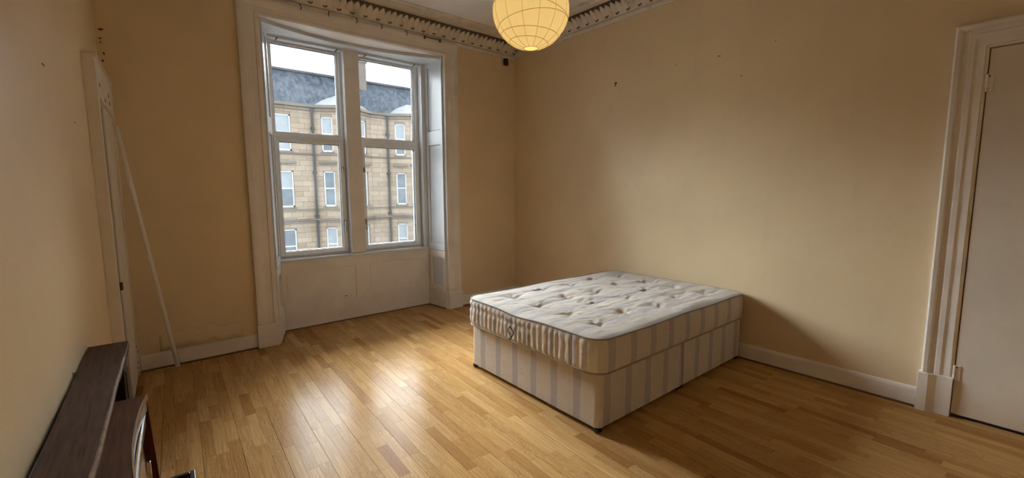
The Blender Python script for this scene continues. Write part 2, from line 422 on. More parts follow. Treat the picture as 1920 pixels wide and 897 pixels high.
# soffit with its sagging head board
wl(MB().box((.9, YW-.005, 3.052), (2.86, 5.05, 3.075))).build('soffit', 'trim', w1)
hb = []; NB = 24
for i in range(NB+1):
    t_ = i/NB; x = .925+(2.83-.925)*t_; d = .02+.20*math.sin(math.pi*min(1, t_*1.03))**.8 if 0 < t_ < 1 else .02
    hb.append((x, YW+d))
poly = hb+[(2.80, 5.1), (1.0, 5.1)]
wl(MB().prism(poly, 3.020, 3.051, lambda a, b, h: (a, b, h))).build('head_board', 'trimw', w1)
wl(MB().box((1.0, 5.0, 2.995), (2.8, 5.1, 3.03))).build('head_fillet', 'trimw', w1, .006)
# mullion post
mu = wl(MB().box((1.797, 4.995, .766), (1.963, 5.16, 3.05))).build('mullion', 'trim', w1, .006)
M['mullwhite'] = M['trimw']
wl(MB().box((1.7935, 5.004, .767), (1.7975, 5.155, 3.045))).build('mullion_side', 'trimw', w1)
# frames, sashes, panes
def rect_frame(m, x0, x1, z0, z1, w, y0, y1):
    m.box((x0, y0, z0), (x0+w, y1, z1)); m.box((x1-w, y0, z0), (x1, y1, z1)); m.box((x0+w, y0, z0), (x1-w, y1, z0+w)); m.box((x0+w, y0, z1-w), (x1-w, y1, z1)); return m
def glass_mat():
    m = bpy.data.materials.new('window_glass'); m.use_nodes = True; t = m.node_tree; t.nodes.clear()
    out = nd(t, 'ShaderNodeOutputMaterial'); tr = nd(t, 'ShaderNodeBsdfTransparent'); gl = nd(t, 'ShaderNodeBsdfGlossy', Roughness=.02); df = nd(t, 'ShaderNodeBsdfTranslucent')
    tr.inputs[0].default_value = (.95, .975, .98, 1); df.inputs[0].default_value = (.8, .86, .9, 1)
    fr = nd(t, 'ShaderNodeFresnel', IOR=1.45); mx = nd(t, 'ShaderNodeMixShader'); m2 = nd(t, 'ShaderNodeMixShader')
    f = ramp(t, noise(t, geoco(t), 2.5, 4), [(.35, (.0,)*3), (.75, (.006,)*3)])
    t.links.new(f, mx.inputs[0]); t.links.new(tr.outputs[0], mx.inputs[1]); t.links.new(df.outputs[0], mx.inputs[2])
    t.links.new(fr.outputs[0], m2.inputs[0]); t.links.new(mx.outputs[0], m2.inputs[1]); t.links.new(gl.outputs[0], m2.inputs[2]); t.links.new(m2.outputs[0], out.inputs[0])
    return m
M['glass'] = glass_mat()
for x0, x1, hx in ((1.045, 1.80, 1), (1.945, 2.725, -1)):
    fr = MB(); rect_frame(fr, x0, x1, .762, 3.03, .035, FY-.005, 5.17); fr.box((x0+.03, FY-.008, 2.03), (x1-.03, 5.16, 2.075))
    fo = wl(fr).build('window_frame', 'upvc', w1, .004)
    gx0, gx1 = x0+.022, x1-.072
    if hx < 0: gx0, gx1 = x0+.05, x1-.09
    ub = MB(); rect_frame(ub, x0+.03, x1-.03, 2.07, 3.0, .028, FY+.018, 5.14); so = wl(ub).build('top_light', 'upvc', w1, .004)
    wl(rect_frame(MB(), x0+.056, x1-.056, 2.096, 2.974, .006, FY+.03, FY+.055)).build('gasket', 'gasket', so)
    wl(MB().box((x0+.058, FY+.040, 2.098), (x1-.058, FY+.044, 2.972))).build('pane', 'glass', so)
    lb = MB(); rect_frame(lb, x0+.026, x1-.026, .792, 2.035, .046, FY-.022, 5.13); so = wl(lb).build('casement', 'upvc', w1, .005)
    wl(rect_frame(MB(), x0+.070, x1-.070, .836, 1.991, .007, FY-.005, FY+.03)).build('gasket', 'gasket', so)
    wl(MB().box((x0+.073, FY+.012, .839), (x1-.073, FY+.016, 1.988))).build('pane', 'glass', so)
    for hz in (1.12, 1.72):
        hxx = x1-.05 if hx > 0 else x0+.05
        h = MB().box((hxx-.012, FY-.034, hz-.03), (hxx+.012, FY-.02, hz+.03)); h.box((hxx-.006, FY-.052, hz-.008), (hxx+.006, FY-.03, hz+.008)); h.box((hxx-.007, FY-.058, hz-.10 if hz < 1.5 else hz-.03), (hxx+.007, FY-.044, hz+.012))
        wl(h).build('window_handle', 'metal' if hz > 1.5 else 'metal', so, .002)
    for sxx in (x0+.10, x1-.07):
        wl(MB().tube([(sxx, FY-.02, 3.0), (sxx, 5.0, 3.0)], .009, 8)).build('screw_eye', 'chipdark', w1)
# short curtain rail left on the architrave and old hooks
for i, (hx_, tilt, lb_) in enumerate(((1.265, .01, 'dark bent curtain hook nailed above window, nearest the left edge'), (1.538, -.012, 'dark bent curtain hook above left window pane, second from left'), (1.80, .006, 'dark bent curtain hook above the mullion of the window'),
        (2.07, .0, 'dark curtain hook above the right pane, just right of the mullion'), (2.354, .004, 'dark curtain hook above right pane, nearest the short rail remnant'))):
    h = MB().tube([(0, .0, .022), (tilt*.4, -.012, .012), (tilt, -.016, -.004), (tilt*1.1, -.014, -.020), (tilt*.6, -.004, -.026)], .0045, 6).build('curtain_hook', 'chipdark')
    h.location = (hx_, YW-.040, 3.205); tag(h, lb_, 'hook', 'old curtain hooks above the window')
rail = empty('curtain_rail', (2.575, YW-.04, 3.205)); tag(rail, 'short dark curtain rail remnant fixed above the window at right', 'curtain rail')
MB().tube([(0, -.022, -.002), (.10, -.022, .0), (.205, -.022, .002)], .006, 8).build('rod', 'chipdark', rail)
for q in (.004, .2): MB().box((q-.007, -.026, -.022), (q+.007, .0, .012)).build('bracket', 'chipdark', rail, .002)
# small sensor box below the cornice
sb = empty('sensor_box', (3.79, YW, 3.15)); tag(sb, 'small dark brown box with white dot under cornice near the corner', 'sensor')
M['brownplastic'] = plain('dark_brown_plastic', (.05, .022, .016), .4)
MB().box((-.03, -.035, -.042), (.03, -.001, .042)).build('housing', 'brownplastic', sb, .005)
MB().lathe([(.0065, -.002), (.0065, .002), (.004, .003)], 10).build('white_dot', 'trimw', sb)
sb.children[-1].location = (.014, -.037, .014); sb.children[-1].rotation_euler = (math.pi/2, 0, 0)

# ---- right door and its frame
d1 = empty('door_1', (XR, -.2, 0)); struct(d1, 'white flush door with painted hinges in a moulded frame')
def dl(m): m.v = [tuple(Vector(v)-d1.location) for v in m.v]; return m
DO = MB(); DI = .252; DZ = 2.313
DP = [(0, 0), (.016, 0), (.018, .012), (.026, .016), (.026, .050), (.034, .062), (.036, .085), (.030, .092), (.030, .112), (.048, .122), (.052, .140), (.044, .150), (0, .152)]
arch_run(DO, DP, [((DI, .26), (1, 0)), ((DI, DZ), (1, 1)), ((-.65, DZ), (-1, 1)), ((-.65, .26), (-1, 0))], lambda y, o_, z: (XR-o_, y, z))
dl(DO).build('architrave', 'trim', d1)
for y0, y1 in ((DI-.003, DI+.162), (-.815, -.647)):
    pb = MB().prism([(y0, 0), (y0, .038), (y0+.075, .040), (y0+.095, .050), (y0+.115, .060), (y1, .062), (y1, 0)] if y0 > 0 else [(y0, 0), (y0, .062), (y0+.05, .06), (y0+.07, .05), (y0+.09, .04), (y1, .038), (y1, 0)], 0, .262, lambda a, b, h: (XR-b, a, h))
    dl(pb).build('plinth_block', 'trim', d1, .003)
dl(MB().box((XR-.002, DI-.0, 0), (XR+.12, DI+.02, DZ)).box((XR-.002, -.67, 0), (XR+.12, -.65, DZ)).box((XR-.002, -.65, DZ), (XR+.12, DI, DZ+.02))).build('door_lining', 'trim', d1)
leaf = dl(MB().box((XR-.014, -.645, .022), (XR+.03, DI-.006, DZ-.008))).build('door_leaf', 'door', d1, .002)
dl(MB().box((XR+.031, -.66, .0), (XR+.20, DI+.01, DZ))).build('dark_gap', 'recess_dark', d1)
for hz in (2.106, .296):
    h = MB().box((XR-.019, DI-.030, hz-.05), (XR-.013, DI-.006, hz+.05)).box((XR-.019, DI-.004, hz-.045), (XR-.013, DI+.012, hz+.045))
    for k in range(5): h.tube([(XR-.022, DI-.004, hz-.05+k*.0202), (XR-.022, DI-.004, hz-.05+k*.0202+.0185)], .0075 if k % 2 else .0065, 8)
    hh = dl(h).build('hinge', 'trim', leaf)
    dl(MB().tube([(XR-.026, DI-.012, hz+.040), (XR-.017, DI-.012, hz+.040)], .005, 6)).build('screw_hole', 'chipdark', hh)
dl(MB().lathe([(.0005, -.03), (.012, -.03), (.016, -.02), (.026, -.008), (.028, .004), (.020, .016), (.0005, .02)], 16).__class__().tube([(XR-.014, -.58, 1.0), (XR-.06, -.58, 1.0)], .012, 10).lathe([(.005, -.028), (.022, -.02), (.028, 0), (.022, .02), (.005, .028)], 14, (XR-.075, -.58, 1.0))).build('door_knob', 'metal', d1, smooth=True)

# ---- cupboard door in the left wall beside the window
d2 = empty('door_2', LW(0, .49, 0)); struct(d2, 'narrow painted cupboard door with dark gap beside the window corner')
def d2l(m): m.v = [tuple(Vector(v)-d2.location) for v in m.v]; return m
CF = .058
d2l(MB().box((0, .935, 0), (CF, .985, 2.30), LW)).build('side_casing', 'trim', d2, .002)
d2l(MB().box((0, .0, 0), (CF, .09, 2.30), LW)).build('side_casing', 'trim', d2, .002)
d2l(MB().box((0, .09, 2.055), (CF, .935, 2.30), LW)).build('head_casing', 'trim', d2, .002)
d2l(MB().box((CF, -.0, 2.285), (CF+.008, .985, 2.30), LW)).build('head_bead', 'trim', d2, .002)
d2l(MB().box((.001, .09, 0), (.012, .935, 2.055), LW)).build('dark_gap', 'recess_dark', d2)
lf = d2l(MB().box((.014, .10, .02), (CF-.006, .672, 2.035), LW)).build('door_leaf', 'trim', d2, .002)
d2l(MB().box((.012, .685, .02), (CF-.014, .928, 2.02), LW)).build('hinge_stile', 'greywood', d2, .002)
d2l(MB().box((CF-.016, .75, .83), (CF+.004, .79, .88), LW)).build('latch', 'chipdark', d2, .002)
for s_, z_ in ((.85, 2.14), (.60, 2.085), (.33, 2.16), (.30, 2.11)):
    d2l(MB().box((CF-.001, s_-.012, z_-.012), (CF+.0015, s_+.012, z_+.014), LW)).build('paint_chip', 'chipdark', d2)
for s_, z_ in ((.16, .26), (.10, .20), (.12, .12), (.20, .10), (.16, .05)):
    d2l(MB().box((CF-.001, s_-.02, z_-.005), (CF+.0015, s_+.02, z_+.006), LW)).build('paint_chip', 'chipdark', d2)
# flaked plaster in the corner above the cupboard and marks on the walls
def chip(fn, u, z, w, h, label, seed, name='plaster_chip', mat='chipdark', grp=None):
    rr = random.Random(seed); n = 9; c = Vector(fn(0, u, z)); pts = []
    for i in range(n):
        a = 2*math.pi*i/n; q = rr.uniform(.3, 1.0); pts.append((math.cos(a)*w/2*q, math.sin(a)*h/2*q))
    m = MB().prism(pts, -.001, .0022, lambda a, b, hh: tuple(Vector(fn(hh, u+a, z+b))-c))
    o = m.build(name, mat); o.location = c; tag(o, label, 'wall mark', grp); return o
WBK = lambda n, x, z: (x, YW-n, z)
WRT = lambda n, y, z: (XR-n, y, z)
chip(WBK, -.146, 2.70, .055, .022, 'largest dark plaster flake at top of the left corner', 1)
chip(WBK, -.156, 2.635, .022, .020, 'middle dark plaster flake in the left corner below the largest', 2)
chip(WBK, -.154, 2.607, .018, .018, 'tiny dark flake in left corner just under the middle one', 9)
chip(WBK, -.142, 2.525, .022, .035, 'upright dark plaster flake in the corner above the cupboard', 3)
chip(WBK, -.152, 2.475, .026, .026, 'lowest dark plaster flake just above the cupboard top', 4)
chip(LW, 2.135, 1.973, .055, .006, 'thin dark scratch on the left wall above the mantel', 5)
chip(LW, 1.50, 1.83, .05, .005, 'small dark scratch on the left wall beside the cupboard', 12)
M['redpatch'] = plain('pinkish_bare_plaster', (.50, .27, .16), .8)
chip(WRT, 1.88, 2.635, .045, .025, 'reddish bare plaster spot high on bed wall, middle of three', 6, mat='redpatch')
chip(WRT, 1.437, 2.649, .035, .020, 'reddish bare plaster spot high on bed wall, nearer the door', 7, mat='redpatch')
chip(WRT, 2.287, 2.645, .028, .018, 'faint bare plaster spot high on bed wall, nearest the lantern', 8, mat='redpatch')
chip(WRT, 1.687, 2.431, .016, .016, 'tiny dark nail hole below the reddish spots on bed wall', 10)
hk = empty('wall_hook', (XR, 2.975, 2.594)); tag(hk, 'small dark picture hook on the bare wall above the bed', 'hook')
MB().lathe([(.011, 0), (.011, .004), (.006, .006)], 10).build('base_plate', 'chipdark', hk); hk.children[0].rotation_euler = (0, -math.pi/2, 0); hk.children[0].location = (0, 0, .012)
MB().tube([(-.004, 0, .012), (-.018, 0, .006), (-.020, 0, -.010), (-.010, 0, -.022), (-.006, 0, -.016)], .0045, 6).build('hook_arm', 'chipdark', hk)

# ================================================================== BED
BX0, BY0, BR = 2.007, 1.590, -.0145
def B(u, v, z):
    c, s = math.cos(BR), math.sin(BR); return (BX0+u*c-v*s, BY0+u*s+v*c, z)
def fabric_mat(name, quilt=False, top=False):
    m, t, b = newmat(name)
    a = nd(t, 'ShaderNodeAttribute'); a.attribute_name = 'suv'; sp = nd(t, 'ShaderNodeSeparateXYZ'); t.links.new(a.outputs['Vector'], sp.inputs[0])
    s, q = sp.outputs[0], sp.outputs[1]
    per = .2
    wob = mth(t, 'MULTIPLY', mth(t, 'SUBTRACT', noise(t, a.outputs['Vector'], 9., 2), .5), .02)
    fs = mth(t, 'FRACT', mth(t, 'DIVIDE', mth(t, 'ADD', s, wob), per))
    st = mth(t, 'MULTIPLY', mth(t, 'GREATER_THAN', fs, .36), mth(t, 'LESS_THAN', fs, .66))
    st2 = mth(t, 'MULTIPLY', mth(t, 'GREATER_THAN', fs, .82), mth(t, 'LESS_THAN', fs, .845))
    cream = (.64, .56, .47); mauve = (.41, .37, .375)
    if quilt: cream = (.74, .66, .57); mauve = (.50, .46, .47)
    if top: cream = (.565, .505, .44); mauve = (.38, .36, .375)
    n1 = noise(t, a.outputs['Vector'], 14., 4)
    c = mixc(t, ramp(t, n1, [(.35, (0, 0, 0)), (.7, (.35,)*3)]), cream, tuple(x*.86 for x in cream))
    # woven streak inside the stripe
    wv = noise(t, vscale(t, a.outputs['Vector'], (160, 6, 1)), 1., 2)
    stf = mth(t, 'MULTIPLY', st, mth(t, 'ADD', .62 if not top else .5, mth(t, 'MULTIPLY', wv, .35)))
    c = mixc(t, stf, c, mauve); c = mixc(t, mth(t, 'MULTIPLY', st2, .16), c, mauve)
    # scattered printed square outlines between stripes
    cellq = .115; fq = mth(t, 'FRACT', mth(t, 'DIVIDE', q, cellq)); iq = mth(t, 'FLOOR', mth(t, 'DIVIDE', q, cellq)); is_ = mth(t, 'FLOOR', mth(t, 'DIVIDE', s, per))
    cmb = nd(t, 'ShaderNodeCombineXYZ'); t.links.new(iq, cmb.inputs[0]); t.links.new(is_, cmb.inputs[1])
    wn = nd(t, 'ShaderNodeTexWhiteNoise'); t.links.new(cmb.outputs[0], wn.inputs['Vector'])
    pres = mth(t, 'GREATER_THAN', wn.outputs['Value'], .55)
    du = mth(t, 'ABSOLUTE', mth(t, 'MULTIPLY', mth(t, 'SUBTRACT', fs, .13), per)); dv = mth(t, 'ABSOLUTE', mth(t, 'MULTIPLY', mth(t, 'SUBTRACT', fq, .5), cellq))
    dd = mth(t, 'MAXIMUM', du, dv); ring = mth(t, 'MULTIPLY', mth(t, 'LESS_THAN', dd, .021), mth(t, 'GREATER_THAN', dd, .017))
    c = mixc(t, mth(t, 'MULTIPLY', mth(t, 'MULTIPLY', ring, pres), .45), c, (.36, .26, .24))
    # age stains
    n2 = noise(t, geoco(t), 4. if top else 3., 5, .6); c = mixc(t, ramp(t, n2, [(.50, (0, 0, 0)), (.72, (.45 if top else .2,)*3)]), c, (.58, .47, .30))
    if top:
        n3 = noise(t, geoco(t), 11., 5, .6); c = mixc(t, ramp(t, n3, [(.58, (0, 0, 0)), (.74, (.30,)*3)]), c, (.52, .40, .36))
    if quilt:
        n4 = noise(t, vscale(t, a.outputs['Vector'], (22, 2, 1)), 1., 1); c = mixc(t, ramp(t, n4, [(.42, (0, 0, 0)), (.5, (.38,)*3)]), c, (.47, .43, .42))
    t.links.new(c, b.inputs['Base Color']); b.inputs['Roughness'].default_value = .85; b.inputs['Specular IOR Level'].default_value = .2
    b.inputs['Sheen Weight'].default_value = .15
    hh = mth(t, 'ADD', noise(t, a.outputs['Vector'], 220., 2), mth(t, 'MULTIPLY', noise(t, a.outputs['Vector'], 25., 4), 2.0)); bump(t, b, hh, .22, .004)
    return m
M['divan'] = fabric_mat('striped_divan_fabric'); M['mtop'] = fabric_mat('mattress_top_damask', top=True); M['mside'] = fabric_mat('mattress_border_fabric'); M['mquilt'] = fabric_mat('quilted_border_fabric', quilt=True)
M['piping'] = plain('beige_piping', (.36, .29, .22), .8); M['greypipe'] = plain('grey_mattress_tape', (.30, .27, .24), .8)

# ---- divan base: two sections clipped together on castors
dv = empty('divan_base', B(.95, .675, 0)); tag(dv, 'cream divan bed base with mauve stripes on black castors', 'bed base')
def bl(root, fn): return lambda *a: tuple(Vector(fn(*a))-root.location)
DB = bl(dv, B)
def set_suv(me, vals, dom='CORNER'):
    at = me.attributes.new('suv', 'FLOAT_VECTOR', dom); at.data.foreach_set('vector', [c for v in vals for c in v])
def divan_section(u0, u1):
    r = .035; V0, V1 = 0., 1.35; z0, z1 = .032, .375
    # perimeter with rounded outer corners
    pts = []
    def arc(cx, cy, a0, a1, rr):
        for k in range(6): a = a0+(a1-a0)*k/5; pts.append((cx+rr*math.cos(a), cy+rr*math.sin(a)))
    ro = lambda outer: r if outer else .008
    a, bq = ro(u0 < .1), ro(u1 > 1.8)
    arc(u0+a, V0+a, math.pi, 1.5*math.pi, a); arc(u1-bq, V0+bq, 1.5*math.pi, 2*math.pi, bq); arc(u1-bq, V1-bq, 0, .5*math.pi, bq); arc(u0+a, V1-a, .5*math.pi, math.pi, a)
    n = len(pts); vs = []; fs = []; lev = [(z0, .004), (z0+.006, 0), (.20, -.0015), (z1-.008, 0), (z1, .006)]
    cx, cy = (u0+u1)/2, .675
    for z, ins in lev:
        for x, y in pts:
            k = 1-ins/.6; vs.append((cx+(x-cx)*k, cy+(y-cy)*k, z))
    for i in range(len(lev)-1):
        for k in range(n): k2 = (k+1) % n; fs.append((i*n+k, i*n+k2, (i+1)*n+k2, (i+1)*n+k))
    fs += [tuple(range(n-1, -1, -1)), tuple((len(lev)-1)*n+k for k in range(n))]
    me = bpy.data.meshes.new('base_section'); me.from_pydata([DB(*v) for v in vs], [], fs)
    vals = []
    for p in me.polygons:
        idx = list(p.vertices); nx = max(vs[i][0] for i in idx)-min(vs[i][0] for i in idx); ny = max(vs[i][1] for i in idx)-min(vs[i][1] for i in idx)
        for i in idx:
            x, y, z = vs[i]; vals.append((x*.93+.029, z, 0) if nx >= ny else (y*.98-.072, z+.35, 0))
    set_suv(me, vals)
    for p in me.polygons: p.use_smooth = len(p.vertices) == 4 and False
    me.materials.append(M['divan']); return link('base_section', me, dv)
for u0, u1 in ((0, .943), (.956, 1.9)):
    s_ = divan_section(u0, u1)
    MB().box((u0+.02, .012, .376), (u1-.02, 1.338, .379), DB).build('top_lining', 'piping', s_)
def castor(u, v):
    p = Vector(DB(u, v, 0)); c = MB()
    c.box((p.x-.012, p.y-.018, p.z+.018), (p.x+.012, p.y+.018, p.z+.034))
    for s in (-1, 1):
        m = MB().lathe([(.004, -.007), (.016, -.007), (.0185, -.004), (.0185, .004), (.016, .007), (.004, .007)], 14)
        c.add([(p.x+s*.011+w[2], p.y+w[0], p.z+.0187+w[1]) for w in m.v], m.f)
    c.build('castor', 'black', dv)
for u, v in ((.02, .02), (.02, 1.33), (.93, .03), (.97, .03), (1.87, .025), (.93, 1.32), (.97, 1.32), (1.87, 1.32)): castor(u, v)

# ---- mattress
MU0, MU1, MV0, MV1 = -.035, 1.905, -.025, 1.375
mt = empty('mattress', B(.95, .675, .378)); tag(mt, 'worn tufted mattress with faded stripes on the divan base', 'mattress')
MBL = bl(mt, B)
ucx, vcx = (MU0+MU1)/2, (MV0+MV1)/2; ha, hbm = (MU1-MU0)/2, (MV1-MV0)/2; RC = .11
TU = []
for i, tu in enumerate((.25, .60, .93, 1.30, 1.62)):
    for j, tv in enumerate((.20, .50, .79, 1.11)):
        TU.append((tu+(.02 if j % 2 else -.01), tv+(.07 if i % 2 else 0)))
NU, NVv = 168, 140
rq = random.Random(5)
def mapuv(i, j):
    x = -ha+2*ha*i/NU; y = -hbm+2*hbm*j/NVv
    ax, ay = abs(x), abs(y); p, q = ax-(ha-RC), ay-(hbm-RC)
    if p > 0 and q > 0:
        k = max(p, q)/math.hypot(p, q); p *= k; q *= k; x = math.copysign(ha-RC+p, x); y = math.copysign(hbm-RC+q, y)
    return x, y
def edge_z(u, v):   # height of the top piping; sags at the middle of the foot end
    foot = math.exp(-((u-MU0)/.12)**2)
    return .600-.016*foot*math.exp(-((v-.73)/.17)**2)-.010*math.exp(-((u-2.0)/.3)**2)-.006*math.sin(u*3.4)**2
from mathutils import noise as mn
def top_z(x, y):
    u, v = x+ucx, y+vcx
    d = min(ha-abs(x), hbm-abs(y)); 
    p, q = abs(x)-(ha-RC), abs(y)-(hbm-RC)
    if p > 0 and q > 0: d = RC-math.hypot(p, q)
    d = max(d, 0)
    z = edge_z(u, v)+.016*(1-math.exp(-d/.035))
    for tu, tv in TU:
        r2 = (u-tu)**2+(v-tv)**2
        if r2 < .09:
            r = math.sqrt(r2); z -= .020*math.exp(-(r/.030)**2)+.013*math.exp(-(r/.11)**2)
            an = math.atan2(v-tv, u-tu); z += .0045*math.cos(an*5+tu*9)*math.exp(-((r-.06)/.04)**2)
    f = min(1, d/.1)
    z += f*(.007*mn.noise((u*5, v*16, 0))+.005*mn.noise((u*14, v*34, 3.))+.010*mn.noise((u*2.2, v*2.6, 7.)))
    return z
vs = [];
for j in range(NVv+1):
    for i in range(NU+1):
        x, y = mapuv(i, j); vs.append((x+ucx, y+vcx, top_z(x, y)))
fs = [(j*(NU+1)+i, j*(NU+1)+i+1, (j+1)*(NU+1)+i+1, (j+1)*(NU+1)+i) for j in range(NVv) for i in range(NU)]
vals = [(v[1]*.98-.072+.02*mn.noise((v[0]*2, v[1]*3, 1)), v[0], 0) for v in vs]
me = bpy.data.meshes.new('mattress_top'); me.from_pydata([MBL(*v) for v in vs], [], fs); set_suv(me, vals, 'POINT')
for p in me.polygons: p.use_smooth = True
me.materials.append(M['mtop']); link('top_panel', me, mt)
ring = [(i, 0) for i in range(NU)]+[(NU, j) for j in range(NVv)]+[(i, NVv) for i in range(NU, 0, -1)]+[(0, j) for j in range(NVv, 0, -1)]
rim = [mapuv(i, j) for i, j in ring]; nR = len(rim)
def rim_norm(k):
    a, b_ = Vector(rim[(k+1) % nR]), Vector(rim[k-1]); d = a-b_; return Vector((d.y, -d.x)).normalized()
chan = []; c_ = -.72
while c_ < .75: w_ = rq.uniform(.042, .062); chan.append((c_, c_+w_)); c_ += w_
def bot_z(u, v):
    return .381
HL = 14
arcl = 0; vs = []; vals = []; isq = []
for k in range(nR):
    x, y = rim[k]; nr = rim_norm(k); u, v = x+ucx, y+vcx; zt, zb = edge_z(u, v), bot_z(u, v)
    foot = nr.x < -.7
    for h in range(HL+1):
        f = h/HL; bul = .012*math.sin(f*math.pi)**.6
        if foot:
            for c0, c1 in chan:
                if c0 <= y < c1:
                    w = (y-c0)/(c1-c0); bul = (.012*math.sin(w*math.pi)**.5+.004)*min(1, math.sin(f*math.pi)*2.2)
                    if abs(f-.68) < .05 and y > -.1: bul *= .55
                    break
            bul += .004*mn.noise((y*30, f*6, 2))
        bul *= 1.
        z = zb+(zt-zb)*f
        vs.append((u+nr.x*bul, v+nr.y*bul, z))
        if abs(nr.x) > abs(nr.y): vals.append((v*.98-.072, z+.35, 0))
        else: vals.append((u*.93+.029, z, 0))
    isq.append(foot)
fq_, fp_ = [], []
for k in range(nR):
    k2 = (k+1) % nR
    for h in range(HL):
        (fq_ if isq[k] and isq[k2] else fp_).append((k*(HL+1)+h, k2*(HL+1)+h, k2*(HL+1)+h+1, k*(HL+1)+h+1))
def submesh(name, faces, mat):
    used = sorted({i for f in faces for i in f}); mp = {i: n for n, i in enumerate(used)}
    me = bpy.data.meshes.new(name); me.from_pydata([MBL(*vs[i]) for i in used], [], [tuple(mp[i] for i in f) for f in faces]); set_suv(me, [vals[i] for i in used], 'POINT')
    for p in me.polygons: p.use_smooth = True
    me.materials.append(M[mat]); return link(name, me, mt)
submesh('quilted_border', fq_, 'mquilt')['label'] = 'quilted foot end border with vertical channels'
submesh('side_border', fp_, 'mside')
bot = MB(); bot.add([MBL(u+ucx, v+vcx, .381) for u, v in rim], [tuple(range(nR))]); bot.build('underside', 'piping', mt, fix=False)
for zz, nm, rr, mm in ((0, 'bottom_piping', .0065, 'piping'), (1, 'top_piping', .0055, 'greypipe')):
    pts = []
    for k in range(0, nR, 2):
        x, y = rim[k]; nr = rim_norm(k); u, v = x+ucx, y+vcx
        pts.append(MBL(u+nr.x*.004, v+nr.y*.004, edge_z(u, v) if zz else .3865))
    MB().tube(pts, rr, 6, True).build(nm, mm, mt, smooth=True)
M['tuft'] = plain('tuft_thread', (.62, .58, .52), .9)
for tu, tv in TU:
    p = Vector(MBL(tu, tv, top_z(tu-ucx, tv-vcx)))
    o = MB().lathe([(.001, .004), (.008, .005), (.011, .003), (.011, -.001)], 10, (0, 0, 0), False).build('tuft', 'tuft', mt, smooth=True); o.location = p
# corner ventilation tag
M['labeldark'] = plain('dark_label_edge', (.05, .05, .055), .6); M['labelpale'] = plain('pale_label', (.55, .50, .44), .7)
tp = Vector(MBL(MU0-.03, .745, .475)); tgm = MB(); ang = math.radians(38)
def tagf(a, b_, h): c, s = math.cos(ang), math.sin(ang); return (tp.x-h, tp.y+a*c-b_*s, tp.z+a*s+b_*c)
lab = MB().prism([(-.030, -.022), (.030, -.022), (.030, .022), (-.030, .022)], .010, .013, tagf).build('sewn_label', 'labelpale', mt)
m_ = MB()
for a0, a1, b0, b1 in ((-.032, .032, -.024, -.019), (-.032, .032, .019, .024), (-.032, -.027, -.024, .024), (.027, .032, -.024, .024), (-.020, .012, -.010, -.005)):
    m_.prism([(a0, b0), (a1, b0), (a1, b1), (a0, b1)], .009, .0145, tagf)
m_.build('label_edge', 'labeldark', lab)
MB().prism([(-.034, -.060), (-.025, -.060), (-.025, -.01), (-.034, -.01)], .009, .0135, tagf).build('label_strap', 'labeldark', lab)

# ================================================================== LANTERN
LC = Vector((1.775, 1.940, 2.497)); LR = .217
ln = empty('paper_lantern', (LC.x, LC.y, LC.z)); tag(ln, 'glowing round paper lantern shade hanging from the ceiling', 'ceiling lamp')
def emis(name, col, st, mixd=.0):
    m, t, b = newmat(name); b.inputs['Base Color'].default_value = (.45, .38, .25, 1); b.inputs['Roughness'].default_value = .8
    n = noise(t, objco(t), 14., 5, .65); c = ramp(t, n, [(.3, tuple(x*.93 for x in col)), (.7, col)])
    t.links.new(c, b.inputs['Emission Color']); b.inputs['Emission Strength'].default_value = st
    return m
M['paper'] = emis('lit_rice_paper', (.98, .64, .215), .53); M['seam'] = emis('doubled_paper_seam', (.9, .52, .13), .30); M['wire'] = emis('wire_seen_through_paper', (.7, .40, .09), .2); M['bulb'] = emis('lit_bulb', (1., .78, .42), 6.)
NG = 14; NL = 15; vs = []; fs = []; ths = [math.pi*(.062+.86*k/NL) for k in range(NL+1)]   # polar angle from the bottom
for k, th in enumerate(ths):
    for g in range(NG*4):
        a = 2*math.pi*g/(NG*4); fac = .987+.013*abs(math.cos(a*NG/2)); fac *= 1.0
        vs.append((LR*fac*math.sin(th)*math.cos(a), LR*fac*math.sin(th)*math.sin(a), -LR*.97*math.cos(th)))
    if k < NL:      # puffed ring between wires
        pass
n4 = NG*4
for k in range(NL):
    for g in range(n4): g2 = (g+1) % n4; fs.append((k*n4+g, k*n4+g2, (k+1)*n4+g2, (k+1)*n4+g))
o = MB().add(vs, fs).build('shade', 'paper', ln, fix=False)
md = o.modifiers.new('paper', 'SOLIDIFY'); md.thickness = .0012
rw = random.Random(3)
for k, th in enumerate((.17, .27, .37, .48, .60, .73, .85)):
    th *= math.pi; tx, ty = rw.uniform(-.16, .16), rw.uniform(-.16, .16); pts = []
    for g in range(48):
        a = 2*math.pi*g/48; t2 = th+tx*math.cos(a)+ty*math.sin(a); pts.append((LR*1.001*math.sin(t2)*math.cos(a), LR*1.001*math.sin(t2)*math.sin(a), -LR*.971*math.cos(t2)))
    MB().tube(pts, .0018, 5, True).build('wire_rib', 'wire', ln)
for g in range(NG):
    a = 2*math.pi*(g+.35)/NG; pts = [(LR*1.0005*math.sin(t2)*math.cos(a), LR*1.0005*math.sin(t2)*math.sin(a), -LR*.9705*math.cos(t2)) for t2 in [math.pi*(.062+.86*q/20) for q in range(21)]]
    MB().tube(pts, .0018, 5).build('paper_seam', 'seam', ln)
for th in (.062, .922):
    th *= math.pi; MB().tube([(LR*math.sin(th)*math.cos(a), LR*math.sin(th)*math.sin(a), -LR*.97*math.cos(th)) for a in [2*math.pi*g/36 for g in range(36)]], .0022, 6, True).build('end_ring', 'wire', ln)
MB().lathe([(.003, -.055), (.018, -.05), (.028, -.035), (.030, -.018), (.024, .004), (.014, .024), (.013, .05), (.013, .06)], 16, (0, 0, .03)).build('bulb', 'bulb', ln, smooth=True)
